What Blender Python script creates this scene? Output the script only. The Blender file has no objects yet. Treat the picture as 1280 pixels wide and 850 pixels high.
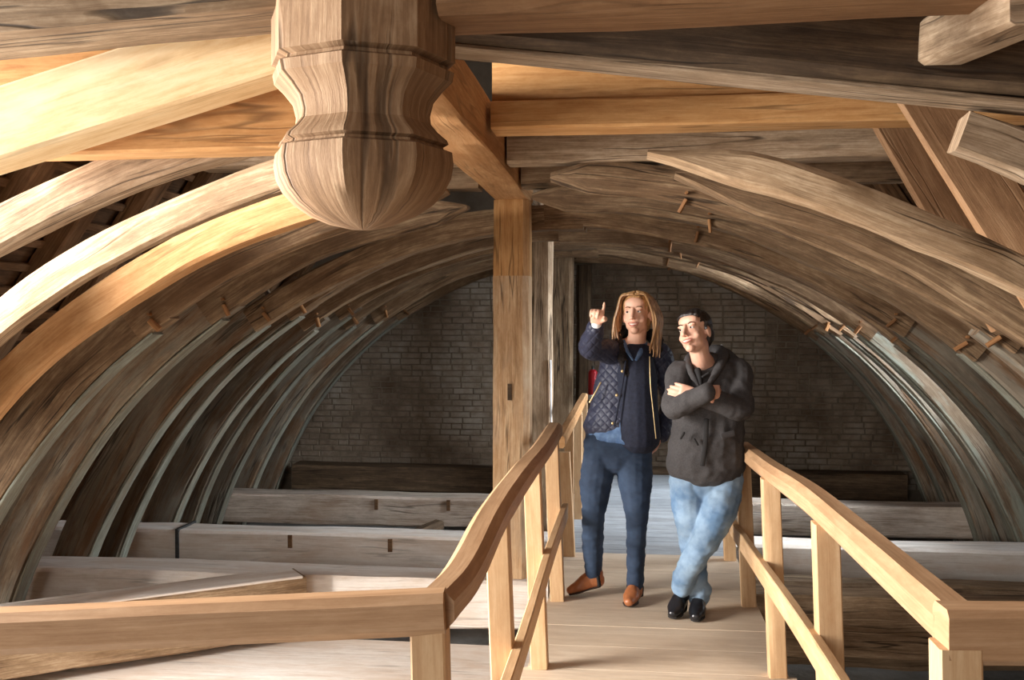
import bpy, bmesh, math, random
from mathutils import Vector, Matrix, Euler, noise
R = math.radians
scene = bpy.context.scene
COL = scene.collection

# ------------------------------------------------------------------ camera
CAM = Vector((0.0, 0.0, 1.53))
YAW = math.atan(150 / 1280)
PITCH = -math.atan(25 / 1280)
cam_data = bpy.data.cameras.new('camera')
cam_data.sensor_width = 36.0
cam_data.lens = 36.0
cam_data.clip_start = 0.05
cam = bpy.data.objects.new('camera', cam_data)
cam.location = CAM
cam.rotation_euler = (R(90) + PITCH, 0, YAW)
COL.objects.link(cam)
scene.camera = cam
CM = Euler((R(90) + PITCH, 0, YAW)).to_matrix()

# ------------------------------------------------------------------ world, light, exposure
world = bpy.data.worlds.new('world')
scene.world = world
world.use_nodes = True
bg = world.node_tree.nodes['Background']
bg.inputs[0].default_value = (0.80, 0.88, 1.0, 1)
bg.inputs[1].default_value = 1.0

def area(name, loc, target, sx, sy, power, colour):
    l = bpy.data.lights.new(name, 'AREA')
    l.shape = 'RECTANGLE'; l.size = sx; l.size_y = sy
    l.energy = power; l.color = colour
    o = bpy.data.objects.new(name, l)
    o.location = loc
    o.rotation_euler = (Vector(target) - Vector(loc)).to_track_quat('-Z', 'Z').to_euler()
    COL.objects.link(o)
    return o
# daylight through the dormer in the left roof slope, and through two small skylights
area('dormer_daylight', (-5.3, 2.7, 1.6), (0.0, 4.6, 0.2), 2.8, 2.4, 1600, (1.0, 0.96, 0.91))
area('added_rear_fill', (-1.7, -2.9, 2.2), (-1.6, 7.0, 0.0), 2.2, 1.3, 98, (1.0, 0.97, 0.93))  # added fill from behind the camera, no known window there
fs = area('far_skylight', (0.9, 9.5, 2.02), (0.2, 8.9, 0.0), 0.6, 0.4, 22, (0.80, 0.90, 1.0))
fs.data.spread = R(95)
rs = area('right_skylight', (3.75, 7.7, 1.75), (-1.2, 8.2, 0.4), 1.7, 1.3, 110, (0.86, 0.93, 1.0))
rs.data.spread = R(75)

vs = scene.view_settings
vs.view_transform = 'Standard'
vs.look = 'None'
vs.exposure = 0.3
vs.gamma = 1.0
vs.use_curve_mapping = False
try:
    scene.cycles.use_denoising = True
    scene.cycles.max_bounces = 10
    scene.cycles.diffuse_bounces = 6
    scene.cycles.sample_clamp_indirect = 6.0
except Exception:
    pass

# ------------------------------------------------------------------ helpers
def at(px, py, Y):
    """world point on the plane y = Y that the photograph shows at (px, py)"""
    d = CM @ Vector(((px - 640) / 1280, -(py - 425) / 1280, -1))
    t = (Y - CAM.y) / d.y
    return CAM + d * t

def atz(px, py, z):
    d = CM @ Vector(((px - 640) / 1280, -(py - 425) / 1280, -1))
    t = (z - CAM.z) / d.z
    return CAM + d * t

def V(*a):
    return Vector(a)

class Geo:
    def __init__(self):
        self.v = []; self.f = []; self.uv = []
    def add(self, v, f, uv=None):
        o = len(self.v)
        self.v += [tuple(p) for p in v]
        self.f += [tuple(i + o for i in q) for q in f]
        if uv is None:
            uv = [[(v[i][0] + v[i][1], v[i][2]) for i in q] for q in f]
        self.uv += uv
        return self
    def merge(self, g):
        return self.add([Vector(p) for p in g.v], g.f, g.uv)

def mesh_from(name, g, smooth=True, angle=38):
    me = bpy.data.meshes.new(name)
    me.from_pydata(g.v, [], g.f)
    ul = me.uv_layers.new(name='UVMap')
    flat = []
    for q in g.uv:
        for c in q:
            flat += [c[0], c[1]]
    if len(flat) == len(ul.data) * 2:
        ul.data.foreach_set('uv', flat)
    bm = bmesh.new(); bm.from_mesh(me)
    bmesh.ops.recalc_face_normals(bm, faces=bm.faces)
    bm.to_mesh(me); bm.free()
    if smooth:
        me.polygons.foreach_set('use_smooth', [True] * len(me.polygons))
        try:
            me.set_sharp_from_angle(angle=R(angle))
        except Exception:
            pass
    me.update()
    return me

def obj(name, g, mat, parent=None, smooth=True, angle=38):
    me = g if isinstance(g, bpy.types.Mesh) else mesh_from(name, g, smooth, angle)
    o = bpy.data.objects.new(name, me)
    COL.objects.link(o)
    if mat is not None and not me.materials:
        me.materials.append(mat)
    if parent is not None:
        o.parent = parent
        o.matrix_parent_inverse = Matrix.Translation(-parent.location)
    return o

def tag(o, label=None, cat=None, group=None, kind=None):
    if label: o['label'] = label
    if cat: o['category'] = cat
    if group: o['group'] = group
    if kind: o['kind'] = kind
    return o

def thing(name, label, cat, loc, group=None):
    o = bpy.data.objects.new(name, None)
    o.empty_display_size = 0.1
    o.location = loc
    COL.objects.link(o)
    return tag(o, label, cat, group)

def catmull(pts, n):
    pts = [Vector(p) for p in pts]
    if len(pts) < 3:
        return [pts[0].lerp(pts[-1], i / n) for i in range(n + 1)]
    P = [pts[0] * 2 - pts[1]] + pts + [pts[-1] * 2 - pts[-2]]
    L = [(pts[i + 1] - pts[i]).length for i in range(len(pts) - 1)]
    tot = sum(L); out = []
    for i in range(n + 1):
        s = tot * i / n; k = 0
        while k < len(L) - 1 and s > L[k]:
            s -= L[k]; k += 1
        t = min(1, s / max(L[k], 1e-6))
        a, b, c, d = P[k], P[k + 1], P[k + 2], P[k + 3]
        out.append(0.5 * ((2 * b) + (c - a) * t + (2 * a - 5 * b + 4 * c - d) * t * t + (3 * b - a - 3 * c + d) * t ** 3))
    return out

def timber(pts, w, h, up=(0, 0, 1), ch=0.012, seg=0.14, rough=0.006, freq=1.6, seed=0, curve=False, taper=None, g=None, tip=0):
    """a hewn timber along a path: w across, h along 'up'; corners chamfered, faces slightly uneven; UVs in metres"""
    g = g or Geo()
    up = Vector(up)
    pts = [Vector(p) for p in pts]
    L = sum((pts[i + 1] - pts[i]).length for i in range(len(pts) - 1))
    n = max(2, int(L / seg))
    if curve and len(pts) > 2:
        path = catmull(pts, n)
    else:
        path = []
        for i in range(len(pts) - 1):
            m = max(1, int(n * (pts[i + 1] - pts[i]).length / L))
            path += [pts[i].lerp(pts[i + 1], k / m) for k in range(m)]
        path.append(pts[-1])
    N = len(path)
    verts = []; s = 0.0; S = []
    for i, p in enumerate(path):
        t = (path[min(i + 1, N - 1)] - path[max(i - 1, 0)]).normalized()
        side = t.cross(up).normalized()
        u2 = side.cross(t).normalized()
        if i: s += (p - path[i - 1]).length
        S.append(s)
        k = s / max(L, 1e-6)
        ww, hh = (w, h) if taper is None else (w * (taper[0] + (taper[1] - taper[0]) * k), h * (taper[0] + (taper[1] - taper[0]) * k))
        if tip and s < tip: ww *= .12 + .88 * (s / tip)
        a, b, c = ww / 2, hh / 2, min(ch, ww * .35, hh * .35)
        sec = [(a, -b + c), (a, 0), (a, b - c), (a - c, b), (0, b), (-a + c, b), (-a, b - c), (-a, 0), (-a, -b + c), (-a + c, -b), (0, -b), (a - c, -b)]
        for j, (x, y) in enumerate(sec):
            q = p + side * x + u2 * y
            if rough:
                nx = noise.noise(V(s * freq, j * .37 + seed * 3.1, seed * 7.7))
                ny = noise.noise(V(s * freq + 40, j * .31 + seed * 5.3, seed * 1.7))
                nz = noise.noise(V(s * freq * 3.7 + 90, j * .9 + seed, seed * 2.3)) * .35
                q = q + side * (nx + nz) * rough + u2 * (ny - nz) * rough
            verts.append(q)
    per = [0]
    base = [(w / 2, -h / 2), (w / 2, 0), (w / 2, h / 2), (w / 2, h / 2), (0, h / 2), (-w / 2, h / 2), (-w / 2, h / 2), (-w / 2, 0), (-w / 2, -h / 2), (-w / 2, -h / 2), (0, -h / 2), (w / 2, -h / 2), (w / 2, -h / 2)]
    for j in range(12):
        per.append(per[-1] + max(ch, math.dist(base[j], base[j + 1])))
    faces = []; uv = []
    o = seed * 1.37
    for i in range(N - 1):
        for j in range(12):
            j2 = (j + 1) % 12
            faces.append((i * 12 + j, i * 12 + j2, (i + 1) * 12 + j2, (i + 1) * 12 + j))
            uv.append([(S[i] + o, per[j] + o), (S[i] + o, per[j + 1] + o), (S[i + 1] + o, per[j + 1] + o), (S[i + 1] + o, per[j] + o)])
    ring = [(base[j][0] * .5 + o, base[j][1] + o) for j in range(12)]
    faces.append(tuple(range(11, -1, -1))); uv.append(ring[::-1])
    faces.append(tuple((N - 1) * 12 + j for j in range(12))); uv.append(ring)
    return g.add(verts, faces, uv)

def box(x0, x1, y0, y1, z0, z1, g=None):
    g = g or Geo()
    v = [V(x, y, z) for z in (z0, z1) for y in (y0, y1) for x in (x0, x1)]
    f = [(0, 2, 3, 1), (4, 5, 7, 6), (0, 1, 5, 4), (2, 6, 7, 3), (0, 4, 6, 2), (1, 3, 7, 5)]
    return g.add(v, f)

def prism(poly, y0, y1, g=None):
    """polygon in x, z pushed from y0 to y1"""
    g = g or Geo()
    n = len(poly)
    v = [V(p[0], y0, p[1]) for p in poly] + [V(p[0], y1, p[1]) for p in poly]
    f = [tuple(range(n)), tuple(range(2 * n - 1, n - 1, -1))] + [(i, i + n, (i + 1) % n + n, (i + 1) % n) for i in range(n)]
    return g.add(v, f)

def cyl(p0, p1, r0, r1=None, n=10, g=None):
    g = g or Geo()
    r1 = r0 if r1 is None else r1
    p0 = Vector(p0); p1 = Vector(p1)
    t = (p1 - p0).normalized()
    a = t.orthogonal().normalized(); b = t.cross(a)
    v = []
    for p, r in ((p0, r0), (p1, r1)):
        v += [p + (a * math.cos(2 * math.pi * k / n) + b * math.sin(2 * math.pi * k / n)) * r for k in range(n)]
    f = [(k, (k + 1) % n, (k + 1) % n + n, k + n) for k in range(n)] + [tuple(range(n - 1, -1, -1)), tuple(range(n, 2 * n))]
    return g.add(v, f)

# ------------------------------------------------------------------ materials
def nodes(name):
    m = bpy.data.materials.new(name)
    m.use_nodes = True
    nt = m.node_tree
    return m, nt, nt.nodes['Principled BSDF']

def srgb(r, g, b):
    def c(x):
        x /= 255
        return x / 12.92 if x <= .04045 else ((x + .055) / 1.055) ** 2.4
    return (c(r), c(g), c(b), 1)

def ramp(nt, stops, interp='LINEAR'):
    n = nt.nodes.new('ShaderNodeValToRGB')
    n.color_ramp.interpolation = interp
    e = n.color_ramp.elements
    while len(e) < len(stops): e.new(0.5)
    for k, (p, c) in enumerate(stops):
        e[k].position = p
        e[k].color = c if len(c) == 4 else (*c, 1)
    return n

def nnoise(nt, vec, scale, detail=5, rough=.6, dist=0.0):
    n = nt.nodes.new('ShaderNodeTexNoise')
    n.inputs['Scale'].default_value = scale
    n.inputs['Detail'].default_value = detail
    n.inputs['Roughness'].default_value = rough
    n.inputs['Distortion'].default_value = dist
    nt.links.new(vec, n.inputs['Vector'])
    return n

def vmul(nt, vec, s):
    n = nt.nodes.new('ShaderNodeMapping')
    n.inputs['Scale'].default_value = s
    nt.links.new(vec, n.inputs['Vector'])
    return n.outputs[0]

def mixc(nt, fac, a, b, mode='MIX'):
    n = nt.nodes.new('ShaderNodeMix')
    n.data_type = 'RGBA'; n.blend_type = mode
    for k, x in ((0, fac), (6, a), (7, b)):
        if hasattr(x, 'links') or isinstance(x, bpy.types.NodeSocket):
            nt.links.new(x, n.inputs[k])
        else:
            n.inputs[k].default_value = x
    return n.outputs[2]

def math_n(nt, op, a, b=None, clamp=False):
    n = nt.nodes.new('ShaderNodeMath'); n.operation = op; n.use_clamp = clamp
    for k, x in ((0, a), (1, b)):
        if x is None: continue
        if isinstance(x, bpy.types.NodeSocket): nt.links.new(x, n.inputs[k])
        else: n.inputs[k].default_value = x
    return n.outputs[0]

def wood(name, dark, mid, light, crack=.6, stain=None, stain_amt=.5, paint=None, paint_amt=.5, rough=.75, bump=.35, grain=24, crackscale=10, vary=.25, knot=.5):
    m, nt, bs = nodes(name)
    uvn = nt.nodes.new('ShaderNodeUVMap'); uvn.uv_map = 'UVMap'
    oi = nt.nodes.new('ShaderNodeObjectInfo')
    off = nt.nodes.new('ShaderNodeVectorMath'); off.operation = 'SCALE'
    comb = nt.nodes.new('ShaderNodeCombineXYZ')
    for k in (0, 1, 2): nt.links.new(oi.outputs['Random'], comb.inputs[k])
    nt.links.new(comb.outputs[0], off.inputs[0]); off.inputs['Scale'].default_value = 37.0
    add = nt.nodes.new('ShaderNodeVectorMath'); add.operation = 'ADD'
    nt.links.new(uvn.outputs[0], add.inputs[0]); nt.links.new(off.outputs[0], add.inputs[1])
    uv = add.outputs[0]
    warp = nnoise(nt, vmul(nt, uv, (1.3, 5, 1)), 1.0, 2, .5)
    wv = nt.nodes.new('ShaderNodeVectorMath'); wv.operation = 'MULTIPLY_ADD'
    nt.links.new(warp.outputs['Color'], wv.inputs[0]); wv.inputs[1].default_value = (.0, .07, 0)
    nt.links.new(uv, wv.inputs[2])
    uvw = wv.outputs[0]
    fine = nnoise(nt, vmul(nt, uvw, (3.5, grain * 4.2, 1)), 1.0, 6, .7, .3)
    broad = nnoise(nt, vmul(nt, uvw, (1.3, grain * .7, 1)), 1.0, 5, .6, .5)
    blot = nnoise(nt, vmul(nt, uv, (9, 22, 1)), 1.0, 5, .75, .2)
    mixv = math_n(nt, 'ADD', math_n(nt, 'ADD', math_n(nt, 'MULTIPLY', fine.outputs[0], .40), math_n(nt, 'MULTIPLY', broad.outputs[0], .32)), math_n(nt, 'MULTIPLY', blot.outputs[0], .28))
    rp = ramp(nt, [(.36, dark), (.5, mid), (.63, light)])
    nt.links.new(mixv, rp.inputs[0])
    col = rp.outputs[0]
    if stain is not None:
        st = nnoise(nt, vmul(nt, uv, (1.5, 4.5, 1)), 1.0, 5, .65, .6)
        sr = ramp(nt, [(.46, (0, 0, 0)), (.66, (1, 1, 1))])
        nt.links.new(st.outputs[0], sr.inputs[0])
        col = mixc(nt, math_n(nt, 'MULTIPLY', sr.outputs[0], stain_amt), col, stain)
    if paint is not None:
        pn = nnoise(nt, vmul(nt, uv, (1.1, 9, 1)), 1.0, 6, .7, .4)
        pr = ramp(nt, [(.44, (0, 0, 0)), (.56, (1, 1, 1))])
        nt.links.new(pn.outputs[0], pr.inputs[0])
        col = mixc(nt, math_n(nt, 'MULTIPLY', pr.outputs[0], paint_amt), col, paint)
    # knots
    vk = nt.nodes.new('ShaderNodeTexVoronoi'); vk.inputs['Scale'].default_value = 1.0
    nt.links.new(vmul(nt, uvw, (1.7, 5.5, 1)), vk.inputs['Vector'])
    kr = ramp(nt, [(.0, (1, 1, 1)), (.05, (.85, .85, .85)), (.12, (0, 0, 0))])
    nt.links.new(vk.outputs['Distance'], kr.inputs[0])
    col = mixc(nt, math_n(nt, 'MULTIPLY', kr.outputs[0], knot), col, (dark[0] * .45, dark[1] * .4, dark[2] * .35, 1))
    # long drying cracks
    cn = nnoise(nt, vmul(nt, uvw, (.55, crackscale, 1)), 1.0, 3, .5, .25)
    ca = math_n(nt, 'ABSOLUTE', math_n(nt, 'SUBTRACT', cn.outputs[0], .5))
    cr = ramp(nt, [(.0, (1, 1, 1)), (.008, (.8, .8, .8)), (.02, (0, 0, 0))])
    nt.links.new(ca, cr.inputs[0])
    cm = nnoise(nt, vmul(nt, uv, (1.3, 2.5, 1)), 1.0, 2, .5)
    cmr = ramp(nt, [(.47, (0, 0, 0)), (.58, (1, 1, 1))])
    nt.links.new(cm.outputs[0], cmr.inputs[0])
    cfac = math_n(nt, 'MULTIPLY', math_n(nt, 'MULTIPLY', cr.outputs[0], cmr.outputs[0]), crack)
    if crack > .5:
        cn2 = nnoise(nt, vmul(nt, uvw, (1.1, crackscale * 3.2, 1)), 1.0, 4, .6, .3)
        cr2 = ramp(nt, [(.30, (1, 1, 1)), (.345, (0, 0, 0))])
        nt.links.new(cn2.outputs[0], cr2.inputs[0])
        cfac = math_n(nt, 'MAXIMUM', cfac, math_n(nt, 'MULTIPLY', cr2.outputs[0], crack * .8))
    col = mixc(nt, cfac, col, (dark[0] * .12, dark[1] * .1, dark[2] * .08, 1))
    # each timber a little different
    hv = nt.nodes.new('ShaderNodeHueSaturation')
    mr = nt.nodes.new('ShaderNodeMapRange')
    mr.inputs['To Min'].default_value = 1 - vary; mr.inputs['To Max'].default_value = 1 + vary
    nt.links.new(oi.outputs['Random'], mr.inputs['Value'])
    nt.links.new(mr.outputs[0], hv.inputs['Value'])
    nt.links.new(col, hv.inputs['Color'])
    nt.links.new(hv.outputs[0], bs.inputs['Base Color'])
    bs.inputs['Roughness'].default_value = rough
    bs.inputs['Specular IOR Level'].default_value = .25
    hgt = math_n(nt, 'SUBTRACT', mixv, math_n(nt, 'MULTIPLY', cfac, 1.5))
    b = nt.nodes.new('ShaderNodeBump')
    b.inputs['Strength'].default_value = bump
    b.inputs['Distance'].default_value = .012
    nt.links.new(hgt, b.inputs['Height'])
    nt.links.new(b.outputs[0], bs.inputs['Normal'])
    return m

def plain(name, c, rough=.6, noise_amt=.15, scale=30, bump=.1, metal=0, spec=.4, bump_scale=None, sheen=0):
    m, nt, bs = nodes(name)
    tc = nt.nodes.new('ShaderNodeTexCoord')
    n = nnoise(nt, tc.outputs['Object'], scale, 4, .6)
    d = tuple(x * (1 - noise_amt) for x in c[:3]) + (1,)
    l = tuple(min(1, x * (1 + noise_amt)) for x in c[:3]) + (1,)
    rp = ramp(nt, [(.35, d), (.65, l)])
    nt.links.new(n.outputs[0], rp.inputs[0])
    nt.links.new(rp.outputs[0], bs.inputs['Base Color'])
    bs.inputs['Roughness'].default_value = rough
    bs.inputs['Metallic'].default_value = metal
    bs.inputs['Specular IOR Level'].default_value = spec
    if sheen: bs.inputs['Sheen Weight'].default_value = sheen
    if bump:
        b = nt.nodes.new('ShaderNodeBump'); b.inputs['Strength'].default_value = bump; b.inputs['Distance'].default_value = .01
        if bump_scale:
            n2 = nnoise(nt, tc.outputs['Object'], bump_scale, 3, .6)
            nt.links.new(n2.outputs[0], b.inputs['Height'])
        else:
            nt.links.new(n.outputs[0], b.inputs['Height'])
        nt.links.new(b.outputs[0], bs.inputs['Normal'])
    return m

M = {}
M['old'] = wood('weathered_oak', srgb(98, 78, 58), srgb(150, 124, 96), srgb(192, 168, 138), stain=srgb(112, 84, 56), stain_amt=.65, crack=.85)
M['grey'] = wood('grey_oak', srgb(104, 84, 64), srgb(160, 136, 110), srgb(204, 182, 156), stain=srgb(128, 98, 70), stain_amt=.5, crack=.8)
M['rib'] = wood('rib_oak', srgb(78, 60, 42), srgb(126, 100, 74), srgb(172, 146, 114), stain=srgb(92, 66, 42), stain_amt=.7, crack=.8, vary=.22)
M['ribfoot'] = wood('rib_foot_oak', srgb(74, 58, 44), srgb(112, 92, 72), srgb(150, 130, 106), stain=srgb(106, 72, 44), stain_amt=.7, paint=srgb(146, 152, 142), paint_amt=.3, crack=.7)
M['ribmint'] = wood('rib_oak_limewash', srgb(80, 66, 52), srgb(114, 98, 80), srgb(148, 134, 116), stain=srgb(112, 92, 70), stain_amt=.4, paint=srgb(148, 160, 148), paint_amt=.55, crack=.6)
M['edge'] = wood('painted_lit_oak_edge', srgb(92, 86, 74), srgb(124, 122, 108), srgb(156, 162, 150), stain=srgb(120, 100, 78), stain_amt=.6, crack=.4, vary=.2)  # pale tone carries the light on the rib feet's inner edges
M['orange'] = wood('new_oak', srgb(158, 108, 62), srgb(190, 142, 90), srgb(212, 168, 116), crack=.55, stain=srgb(176, 122, 66), stain_amt=.35, vary=.06, bump=.2, grain=16, knot=.4)
M['honey'] = wood('honey_oak', srgb(150, 104, 62), srgb(184, 138, 92), srgb(208, 168, 122), crack=.3, stain=srgb(160, 112, 66), stain_amt=.4, vary=.08, bump=.2, grain=16, knot=.25)
M['postgrey'] = wood('worn_post_oak', srgb(140, 104, 70), srgb(184, 148, 110), srgb(214, 186, 150), crack=.7, stain=srgb(196, 176, 150), stain_amt=.5, vary=0, bump=.25, grain=18, knot=.3)
M['cream'] = wood('fresh_pale_oak', srgb(214, 176, 124), srgb(236, 206, 160), srgb(246, 224, 186), crack=.25, vary=.03, bump=.15, grain=10, knot=.3)
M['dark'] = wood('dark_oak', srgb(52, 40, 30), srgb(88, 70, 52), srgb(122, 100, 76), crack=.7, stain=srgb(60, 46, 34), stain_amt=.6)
M['beam'] = wood('limewashed_beam', srgb(150, 130, 112), srgb(204, 188, 172), srgb(230, 218, 206), stain=srgb(168, 138, 112), stain_amt=.55, crack=.6, vary=.06, knot=.6)
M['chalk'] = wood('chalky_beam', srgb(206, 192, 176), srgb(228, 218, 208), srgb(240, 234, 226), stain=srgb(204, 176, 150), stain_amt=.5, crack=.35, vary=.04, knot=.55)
M['pend'] = wood('pendant_oak', srgb(94, 68, 46), srgb(132, 102, 74), srgb(166, 138, 108), crack=.7, stain=srgb(138, 106, 74), stain_amt=.4, vary=.0, grain=18, crackscale=7, knot=0)
M['rail'] = wood('rail_softwood', srgb(178, 138, 98), srgb(196, 160, 120), srgb(212, 180, 142), crack=.1, vary=.05, bump=.1, grain=20, knot=.2, rough=.55)
M['railtop'] = wood('rail_top_softwood', srgb(150, 114, 82), srgb(172, 136, 102), srgb(190, 156, 122), crack=.1, vary=.03, bump=.1, grain=20, knot=.12, rough=.5)
M['deck'] = wood('deck_board', srgb(196, 174, 150), srgb(212, 192, 168), srgb(224, 206, 184), crack=.1, stain=srgb(188, 162, 136), stain_amt=.35, vary=.03, bump=.1, grain=40, knot=.1)
M['deckgrey'] = wood('deck_grey_board', srgb(128, 130, 134), srgb(160, 164, 168), srgb(186, 190, 194), crack=.1, stain=srgb(120, 116, 112), stain_amt=.4, vary=.1, bump=.1, grain=30, knot=.1, rough=.5)
M['roof'] = wood('roof_board', srgb(62, 44, 30), srgb(96, 70, 48), srgb(126, 94, 66), crack=.5, stain=srgb(70, 50, 34), stain_amt=.5)
M['rafter'] = wood('rafter_oak', srgb(78, 56, 38), srgb(122, 90, 62), srgb(152, 118, 86), crack=.5, stain=srgb(96, 70, 48), stain_amt=.5)
M['brownboard'] = wood('brown_board', srgb(112, 80, 54), srgb(144, 108, 76), srgb(168, 132, 98), crack=.35, vary=.12)
M['peg'] = wood('peg_oak', srgb(104, 68, 40), srgb(136, 94, 58), srgb(164, 120, 78), crack=.1, vary=.2)
M['iron'] = plain('iron_strap', srgb(70, 70, 70), .6, .2, 40, .2, metal=.6)

def plaster(name, c, d):
    m, nt, bs = nodes(name)
    tc = nt.nodes.new('ShaderNodeTexCoord')
    n = nnoise(nt, tc.outputs['Object'], 1.6, 6, .65)
    rp = ramp(nt, [(.35, d), (.62, c)])
    nt.links.new(n.outputs[0], rp.inputs[0])
    nt.links.new(rp.outputs[0], bs.inputs['Base Color'])
    bs.inputs['Roughness'].default_value = .9
    n2 = nnoise(nt, tc.outputs['Object'], 22, 5, .6)
    b = nt.nodes.new('ShaderNodeBump'); b.inputs['Strength'].default_value = .3; b.inputs['Distance'].default_value = .02
    nt.links.new(n2.outputs[0], b.inputs['Height']); nt.links.new(b.outputs[0], bs.inputs['Normal'])
    return m
M['plaster'] = plaster('attic_floor_plaster', srgb(150, 146, 140), srgb(104, 98, 90))
M['mortar'] = plaster('wall_mortar', srgb(136, 122, 104), srgb(104, 90, 74))
M['stone'] = plaster('gable_masonry', srgb(120, 108, 92), srgb(88, 78, 64))

def brick_mat():
    m, nt, bs = nodes('dusty_brick')
    tc = nt.nodes.new('ShaderNodeTexCoord')
    geo = nt.nodes.new('ShaderNodeNewGeometry')
    oi = nt.nodes.new('ShaderNodeObjectInfo')
    big = nnoise(nt, geo.outputs['Position'], 1.4, 5, .6)
    rp = ramp(nt, [(.36, srgb(112, 94, 76)), (.5, srgb(146, 130, 112)), (.64, srgb(168, 158, 144))])
    nt.links.new(big.outputs[0], rp.inputs[0])
    small = nnoise(nt, geo.outputs['Position'], 9, 4, .7)
    rp2 = ramp(nt, [(.3, (.68, .62, .56)), (.6, (1, 1, 1))])
    nt.links.new(small.outputs[0], rp2.inputs[0])
    c = mixc(nt, 1.0, rp.outputs[0], rp2.outputs[0], 'MULTIPLY')
    hv = nt.nodes.new('ShaderNodeHueSaturation')
    mr = nt.nodes.new('ShaderNodeMapRange'); mr.inputs['To Min'].default_value = .9; mr.inputs['To Max'].default_value = 1.07
    nt.links.new(oi.outputs['Random'], mr.inputs['Value']); nt.links.new(mr.outputs[0], hv.inputs['Value'])
    nt.links.new(c, hv.inputs['Color']); nt.links.new(hv.outputs[0], bs.inputs['Base Color'])
    bs.inputs['Roughness'].default_value = .92
    b = nt.nodes.new('ShaderNodeBump'); b.inputs['Strength'].default_value = .5; b.inputs['Distance'].default_value = .01
    n3 = nnoise(nt, geo.outputs['Position'], 45, 4, .7)
    nt.links.new(n3.outputs[0], b.inputs['Height']); nt.links.new(b.outputs[0], bs.inputs['Normal'])
    return m
M['brick'] = brick_mat()

# ------------------------------------------------------------------ the shell
CX, CZ, RI = -0.43, -1.31, 3.43            # vault: centre and inner radius
YB = 10.62                                 # face of the end wall

def vault_pt(a, r):                        # a: degrees from the crown, + to the right
    return CX + r * math.sin(R(a)), CZ + r * math.cos(R(a))

floor = obj('floor', box(-6.5, 5.6, -3.2, 11.2, -0.75, -0.62), M['plaster'], smooth=False)
tag(floor, kind='structure')

# end wall: mortar bed with bricks proud of it
wb = obj('wall_back', box(-6.5, 5.6, YB + .02, YB + .4, -.62, 6.0), M['mortar'], smooth=False)
tag(wb, kind='structure')
random.seed(4)
cands = []
ch_, bl = .062, .215
row = 0
z = -.18
while z < 2.45:
    x = -4.6 + (row % 2) * bl / 2 + random.uniform(-.02, .02)
    while x < 3.8:
        L = bl * random.choice((1, 1, 1, .52)) if random.random() < .9 else bl
        xc = x + L / 2
        if math.hypot(xc - CX, z + .03 - CZ) < RI + .28:
            cands.append((xc, z + ch_ / 2, L - .012))
        x += L
    z += ch_; row += 1
variants = []
for k in range(5):
    g = Geo()
    w, h, d = 1, ch_ - .009, .012
    def jit(): return random.uniform(-.003, .003)
    fv = [V(-.5 * w, 0, -h / 2), V(.5 * w, 0, -h / 2), V(.5 * w, 0, h / 2), V(-.5 * w, 0, h / 2)]
    fr = [V(-.47 * w, -d + jit(), -h / 2 * .82 + jit()), V(.47 * w, -d + jit(), -h / 2 * .82 + jit()), V(.47 * w, -d + jit(), h / 2 * .82 + jit()), V(-.47 * w, -d + jit(), h / 2 * .82 + jit())]
    g.add(fv + fr, [(0, 1, 5, 4), (1, 2, 6, 5), (2, 3, 7, 6), (3, 0, 4, 7), (4, 5, 6, 7)])
    variants.append((g, mesh_from('brick', g, smooth=False)))
    variants[-1][1].materials.append(M['brick'])
# the bricks seen best (beside and between the posts and people) are pieces of their own
cands.sort(key=lambda b: abs(b[0] - (-1.4 if b[0] < -.6 else 1.3)) + 1.2 * abs(b[1] - .9))
rest = Geo()
for i, (x, z, L) in enumerate(cands):
    g, me = variants[i % 5]
    yy = YB + .022 + random.uniform(-.006, .006)
    if i < 296:
        o = bpy.data.objects.new('brick', me)
        o.location = (x, yy, z); o.scale = (L, 1, 1)
        COL.objects.link(o); o.parent = wb
    else:
        rest.add([V(x + p[0] * L, yy + p[1], z + p[2]) for p in g.v], g.f, g.uv)
o = obj('brick_courses', rest, M['brick'], wb, smooth=False)
tag(o, kind='stuff')

wf = obj('wall_front', box(-6.5, -2.9, -3.4, -3.1, -.62, 6.0).merge(box(-.5, 5.6, -3.4, -3.1, -.62, 6.0)).merge(box(-2.9, -.5, -3.4, -3.1, -.62, 1.5)).merge(box(-2.9, -.5, -3.4, -3.1, 2.9, 6.0)), M['stone'], smooth=False)  # opening added to go with the fill lamp behind the camera
tag(wf, kind='structure')

# roof slopes outside the vault, boarded, with rafters and battens
def slope_pt(side, t, off=0.0):
    """point on a roof slope: t metres up from the eaves"""
    a = 56
    ex, ez = 4.78, -.62
    dx, dz = -math.cos(R(a)), math.sin(R(a))
    return CX + side * (ex + dx * t + math.sin(R(a)) * off), ez + dz * t + math.cos(R(a)) * off

def slope_panel(side, y0, y1, t0, t1, off0, off1, g=None):
    p = [slope_pt(side, t0, off0), slope_pt(side, t1, off0), slope_pt(side, t1, off1), slope_pt(side, t0, off1)]
    return prism(p, y0, y1, g)

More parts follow.
